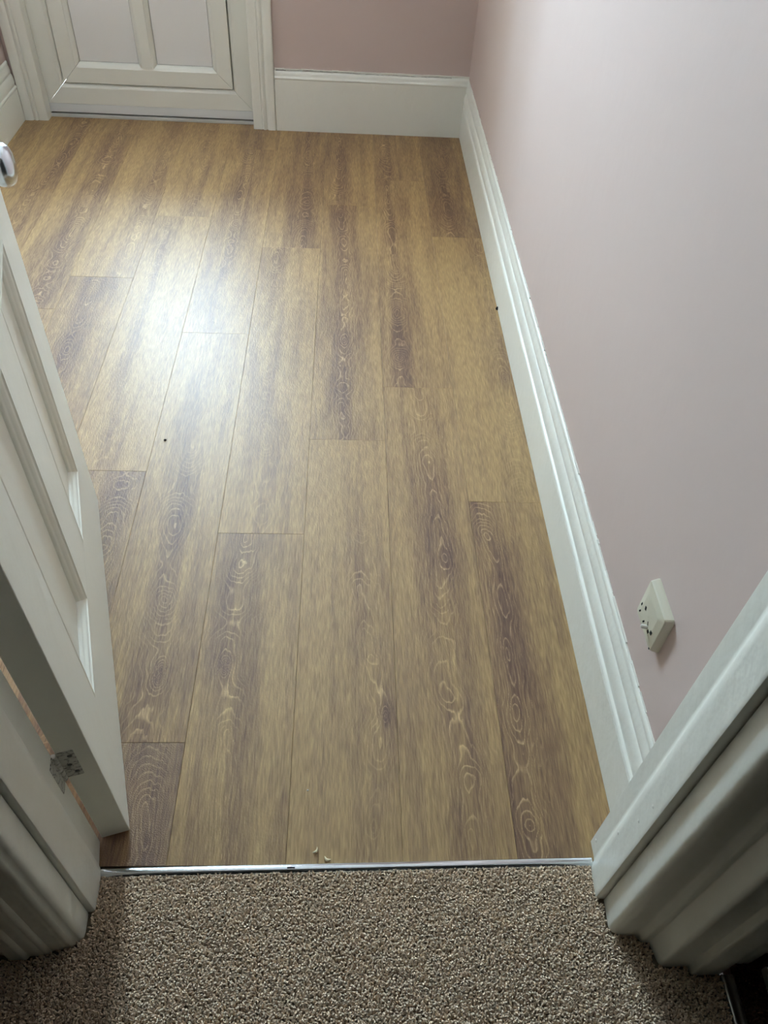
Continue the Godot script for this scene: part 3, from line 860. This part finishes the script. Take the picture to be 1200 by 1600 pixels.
# ---------------------------------------------------------------- carpet
func carpet() -> void:
	var st := start()
	box(st, Vector3(-1.128, -0.03, -0.4265), Vector3(0.5665, -0.0015, 1.898))
	var o := obj("carpet", st, mat(rgb8(150, 134, 112), 0.95))
	tag(o, "beige twist-pile carpet in front of the metal strip", "carpet")
	# one tuft: a short bent yarn
	var tuft := start()
	var rings := [[0.0, 0.0, 0.0014], [0.0004, 0.0035, 0.0015], [0.0016, 0.0062, 0.0013], [0.0030, 0.0072, 0.0006]]
	for k in rings.size() - 1:
		for s in 5:
			var pts := []
			var nn := []
			for q in [[k, s], [k, s + 1], [k + 1, s + 1], [k + 1, s]]:
				var rg: Array = rings[q[0]]
				var a: float = TAU * q[1] / 5.0 + q[0] * 0.5
				pts.append(Vector3(rg[0] + cos(a) * rg[2], rg[1], sin(a) * rg[2]))
				nn.append(Vector3(cos(a), 0.35 * q[0], sin(a)).normalized())
			tri(tuft, [pts[0], pts[1], pts[2]], [nn[0], nn[1], nn[2]])
			tri(tuft, [pts[0], pts[2], pts[3]], [nn[0], nn[2], nn[3]])
	var mesh := tuft.commit()
	var rnd := RandomNumberGenerator.new()
	rnd.seed = 9
	var patch := FastNoiseLite.new()
	patch.seed = 4
	patch.frequency = 18.0
	patch.fractal_octaves = 3
	var spots := []
	var pitch := 0.0027
	var z := -0.4262
	while z < 0.02:
		var x := -0.80
		while x < 0.5655:
			var p := Vector2(x + rnd.randf_range(-0.0012, 0.0012), z + rnd.randf_range(-0.0012, 0.0012))
			x += pitch
			if p.y < -0.4165 + (p.x + 0.36) / 0.77 * -0.010 + 0.0005: continue
			if p.x < -0.3575 and p.x > -0.512 and p.y < -0.330: continue
			if p.x < -0.372 and p.x > -0.512 and p.y < -0.3195: continue
			if p.x < -0.398 and p.x > -0.512 and p.y < -0.312: continue
			if p.x < -0.420 and p.y < -0.3055 and p.x > -0.512: continue
			if p.x <= -0.512 and p.y < -0.342: continue
			if p.x > 0.405 and p.y < -0.369: continue
			if p.x > 0.412 and p.y < -0.325: continue
			if p.x > 0.455 and p.y < -0.315: continue
			if p.x > 0.470 and p.y < -0.284: continue
			if p.x > 0.4825 and p.y < -0.280: continue
			if p.x > 0.519 and p.y < -0.2695: continue
			spots.append(p)
		z += pitch
	var mm := MultiMesh.new()
	mm.transform_format = MultiMesh.TRANSFORM_3D
	mm.use_colors = true
	mm.mesh = mesh
	mm.instance_count = spots.size()
	for k in spots.size():
		var p: Vector2 = spots[k]
		var v := patch.get_noise_2d(p.x, p.y)
		var b := Basis(Vector3.UP, rnd.randf() * TAU) * Basis(Vector3.RIGHT, rnd.randf_range(-0.35, 0.35))
		b = b.scaled(Vector3(1, rnd.randf_range(0.75, 1.15) * (1.0 + 0.12 * v), 1))
		mm.set_instance_transform(k, Transform3D(b, Vector3(p.x, -0.002, p.y)))
		var s := rnd.randf_range(0.78, 1.10) * (1.0 + 0.10 * v)
		mm.set_instance_color(k, Color(0.97 * s, 0.76 * s, 0.56 * s))
	var mi := MultiMeshInstance3D.new()
	mi.name = "carpet_pile"
	mi.multimesh = mm
	var m := mat(Color.WHITE, 0.95, 0.0, 0.2)
	m.vertex_color_use_as_albedo = true
	mi.material_override = m
	mi.set_meta("kind", "stuff")
	o.add_child(mi, true)
	# darker carpet of the side room
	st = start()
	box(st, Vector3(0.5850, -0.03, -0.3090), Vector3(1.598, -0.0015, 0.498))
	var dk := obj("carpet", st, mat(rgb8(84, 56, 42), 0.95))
	tag(dk, "dark reddish brown carpet in the side room at the lower right corner", "carpet")
	var m2 := MultiMesh.new()
	m2.transform_format = MultiMesh.TRANSFORM_3D
	m2.use_colors = true
	m2.mesh = mesh
	var s2 := []
	z = -0.282
	while z < -0.05:
		var x := 0.5880
		while x < 0.76:
			s2.append(Vector2(x + rnd.randf_range(-0.001, 0.001), z + rnd.randf_range(-0.001, 0.001)))
			x += 0.0030
		z += 0.0030
	m2.instance_count = s2.size()
	for k in s2.size():
		m2.set_instance_transform(k, Transform3D(Basis(Vector3.UP, rnd.randf() * TAU).scaled(Vector3(1, rnd.randf_range(0.6, 0.9), 1)), Vector3(s2[k].x, -0.002, s2[k].y)))
		var s := rnd.randf_range(0.75, 1.2)
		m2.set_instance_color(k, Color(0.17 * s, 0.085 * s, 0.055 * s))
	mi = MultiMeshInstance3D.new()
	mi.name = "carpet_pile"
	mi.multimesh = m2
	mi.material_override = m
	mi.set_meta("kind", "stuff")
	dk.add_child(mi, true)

func threshold() -> void:
	var a := Vector3(-0.3585, 0.0, -0.4222)
	var b := Vector3(0.4085, 0.0, -0.4320)
	var dir := (b - a).normalized()
	var across := dir.cross(Vector3.UP).normalized()     # towards the carpet or away, whichever; the profile is symmetric
	var st := start()
	var prof := PackedVector2Array()
	prof.append(Vector2(-0.0075, -0.003))
	for k in 13:
		var f := PI * k / 12.0
		prof.append(Vector2(-cos(f) * 0.0075, 0.0010 + sin(f) * 0.0052))
	prof.append(Vector2(0.0075, -0.003))
	sweep(st, prof, a, b, across, Vector3.UP)
	var o := obj("threshold_strip", st, chrome)
	tag(o, "shiny rounded chrome strip between plank floor and beige carpet", "threshold strip")
	var mid := a.lerp(b, 0.378)
	st = start()
	box(st, mid + Vector3(-0.006, 0.0058, -0.0014), mid + Vector3(0.006, 0.0065, 0.0008))
	tag(obj("slot", st, dark, o), "small dark slot", "")

# ---------------------------------------------------------------- old cream socket on the right wall
func socket() -> void:
	var o := thing("wall_socket", Vector3(X_RIGHT, 0.349, -0.664))
	tag(o, "old cream plastic wall socket with small slots and a stubby white toggle", "socket")
	var cream := mat(rgb8(214, 208, 186), 0.32)
	# local: x into the room is -x; (a, b) = (towards the camera z, up y)
	var st := start()
	var N := 20
	var hz := 0.0405
	var hy := 0.0405
	var rings := [[1.0, 0.0, 0.006], [1.0, 0.003, 0.006], [0.955, 0.0110, 0.006], [0.925, 0.0132, 0.007], [0.60, 0.0158, 0.01], [0.0, 0.0168, 0.01]]
	var loops := []
	for rg in rings:
		var loop := []
		for k in N * 4:
			var side := k / N
			var f := float(k % N) / N * 2.0 - 1.0
			var q := Vector2.ZERO
			match side:
				0: q = Vector2(f, -1)
				1: q = Vector2(1, f)
				2: q = Vector2(-f, 1)
				3: q = Vector2(-1, -f)
			# rounded corners
			var rr := 0.14
			var c := Vector2(clampf(q.x, -1 + rr, 1 - rr), clampf(q.y, -1 + rr, 1 - rr))
			if (q - c).length() > 1e-4 and absf(c.x) > 1 - rr - 1e-4 and absf(c.y) > 1 - rr - 1e-4:
				q = c + (q - c).normalized() * rr
			loop.append(Vector3(-rg[1], q.y * hy * rg[0], q.x * hz * rg[0]))
		loops.append(loop)
	for r in loops.size() - 1:
		for k in N * 4:
			var j := (k + 1) % (N * 4)
			var a: Vector3 = loops[r][k]
			var b: Vector3 = loops[r][j]
			var c: Vector3 = loops[r + 1][j]
			var d: Vector3 = loops[r + 1][k]
			var nn := (b - a).cross(d - a)
			if nn.length() < 1e-12: nn = (c - a).cross(d - a)
			nn = nn.normalized()
			var outw: Vector3 = (a + b + c + d) * 0.25 + Vector3(0.02, 0, 0)
			if nn.dot(outw) * 0.0 + nn.dot(Vector3(-0.3, a.y, a.z)) < 0.0: nn = -nn
			tri(st, [a, b, c], [nn, nn, nn])
			if r < loops.size() - 2: tri(st, [a, c, d], [nn, nn, nn])
	obj("body", st, cream, o)
	var slot := func(called: String, z: float, y: float, sz: float, sy: float, tilt: float, m: Material) -> void:
		var s := start()
		var f := maxf(absf(z), absf(y)) / 0.0405
		var x := -(lerpf(0.0168, 0.0158, f / 0.6) if f < 0.6 else lerpf(0.0158, 0.0132, minf(f - 0.6, 0.325) / 0.325)) + 0.0003
		box(s, Vector3(-0.0008, -sy, -sz), Vector3(0.0012, sy, sz))
		var k: MeshInstance3D = obj(called, s, m, o)
		k.position = Vector3(x, y, z)
		k.rotation.x = tilt
	slot.call("slot", -0.0285, -0.0100, 0.0016, 0.0030, 0.2, dark)
	slot.call("slot", -0.0130, 0.0000, 0.0022, 0.0032, -0.3, dark)
	slot.call("slot", -0.0245, -0.0215, 0.0014, 0.0034, 0.5, dark)
	slot.call("slot", -0.0040, -0.0205, 0.0014, 0.0036, 0.5, dark)
	slot.call("slot", 0.0170, -0.0165, 0.0024, 0.0030, 0.3, dark)
	slot.call("slot", 0.0240, -0.0095, 0.0024, 0.0034, 0.0, dark)
	slot.call("slot", 0.0085, -0.0080, 0.0010, 0.0030, -0.6, mat(rgb8(120, 116, 100), 0.5))
	slot.call("screw_hole", 0.0345, -0.0345, 0.0012, 0.0012, 0.0, dark)
	st = start()
	lathe(st, [Vector2(0.0034, 0.0), Vector2(0.0032, 0.0080), Vector2(0.0024, 0.0096), Vector2(0.0, 0.0102)], Vector3(-0.0155, -0.0160, 0.0095), Vector3(-1.0, 0.1, -0.15).normalized(), Vector3.UP, 14)
	tag(obj("toggle", st, mat(rgb8(236, 230, 218), 0.35), o), "stubby white toggle", "")

# ---------------------------------------------------------------- crumbs and fluff
func curl(called: String, at: Vector3, len_: float, rad: float, bend: float, turn: float, m: Material, label: String, cat: String, group := "") -> void:
	var st := start()
	var n := 8
	var c := []
	for k in n + 1:
		var f := float(k) / n - 0.5
		c.append(Vector3(f * len_, rad + 0.0010 * cos(f * 5.0), bend * cos(f * 3.0)))
	for k in n:
		for s in 6:
			var p := []
			var nn := []
			for q in [[k, s], [k, s + 1], [k + 1, s + 1], [k + 1, s]]:
				var a: float = TAU * q[1] / 6.0
				var taper: float = 1.0 - 0.75 * pow(absf(2.0 * q[0] / n - 1.0), 3.0)
				p.append(c[q[0]] + Vector3(0, cos(a), sin(a)) * rad * taper)
				nn.append(Vector3(0, cos(a), sin(a)))
			tri(st, [p[0], p[1], p[2]], [nn[0], nn[1], nn[2]])
			tri(st, [p[0], p[2], p[3]], [nn[0], nn[2], nn[3]])
	var o := obj(called, st, m)
	o.position = at
	o.rotation.y = turn
	tag(o, label, cat, group)

func debris() -> void:
	var shav := mat(rgb8(244, 228, 190), 0.7)
	curl("wood_shaving", Vector3(-0.0327, 0, -0.4551), 0.0115, 0.0020, 0.004, 0.9, shav, "pale curled wood shaving lying on the planks, farther from the chrome strip", "shaving", "wood shavings by the strip")
	curl("wood_shaving", Vector3(-0.0121, 0, -0.4425), 0.0110, 0.0021, 0.004, -0.5, shav, "pale wood shaving on the planks touching the chrome strip", "shaving", "wood shavings by the strip")
	var lint := mat(rgb8(214, 200, 178), 0.9)
	curl("carpet_fluff", Vector3(-0.1424, 0.0062, -0.3724), 0.0085, 0.0011, 0.003, 0.4, lint, "light tuft of fluff on the beige carpet nearest to the chrome strip", "fluff", "fluff on the carpet")
	curl("carpet_fluff", Vector3(-0.1652, 0.0062, -0.3629), 0.0100, 0.0008, 0.002, 1.7, lint, "thin upright strand of fluff left of the lightest carpet tuft", "fluff", "fluff on the carpet")
	curl("carpet_fluff", Vector3(-0.1848, 0.0062, -0.3301), 0.0095, 0.0007, 0.002, 0.8, lint, "thin strand of fluff in the middle of the carpet's left part", "fluff", "fluff on the carpet")
	curl("carpet_fluff", Vector3(-0.2859, 0.0062, -0.2416), 0.0110, 0.0008, 0.003, 1.4, lint, "curved strand of fluff on the shaded carpet near the lower left corner", "fluff", "fluff on the carpet")
	curl("carpet_fluff", Vector3(0.002, 0.0068, -0.4125), 0.0150, 0.0006, 0.001, 0.9, lint, "single pale fibre lying against the chrome strip, below the wood shavings", "fluff", "fluff on the carpet")
	var st := start()
	lathe(st, [Vector2(0.0014, 0.0), Vector2(0.0017, 0.0010), Vector2(0.0010, 0.0022), Vector2(0.0, 0.0026)], Vector3.ZERO, Vector3.UP, Vector3.RIGHT, 8)
	var w := obj("plaster_crumb", st, mat(rgb8(240, 238, 232), 0.8))
	w.position = Vector3(-0.0476, 0, -0.552)
	tag(w, "tiny white crumb on the planks in front of the strip", "crumb")
	st = start()
	lathe(st, [Vector2(0.0030, 0.0), Vector2(0.0034, 0.0012), Vector2(0.0020, 0.0030), Vector2(0.0, 0.0036)], Vector3.ZERO, Vector3.UP, Vector3.RIGHT, 8)
	var b := obj("dirt_speck", st, dark)
	b.position = Vector3(-0.4207, 0, -1.4115)
	tag(b, "tiny black speck on the shiny plank in the middle of the floor", "speck")
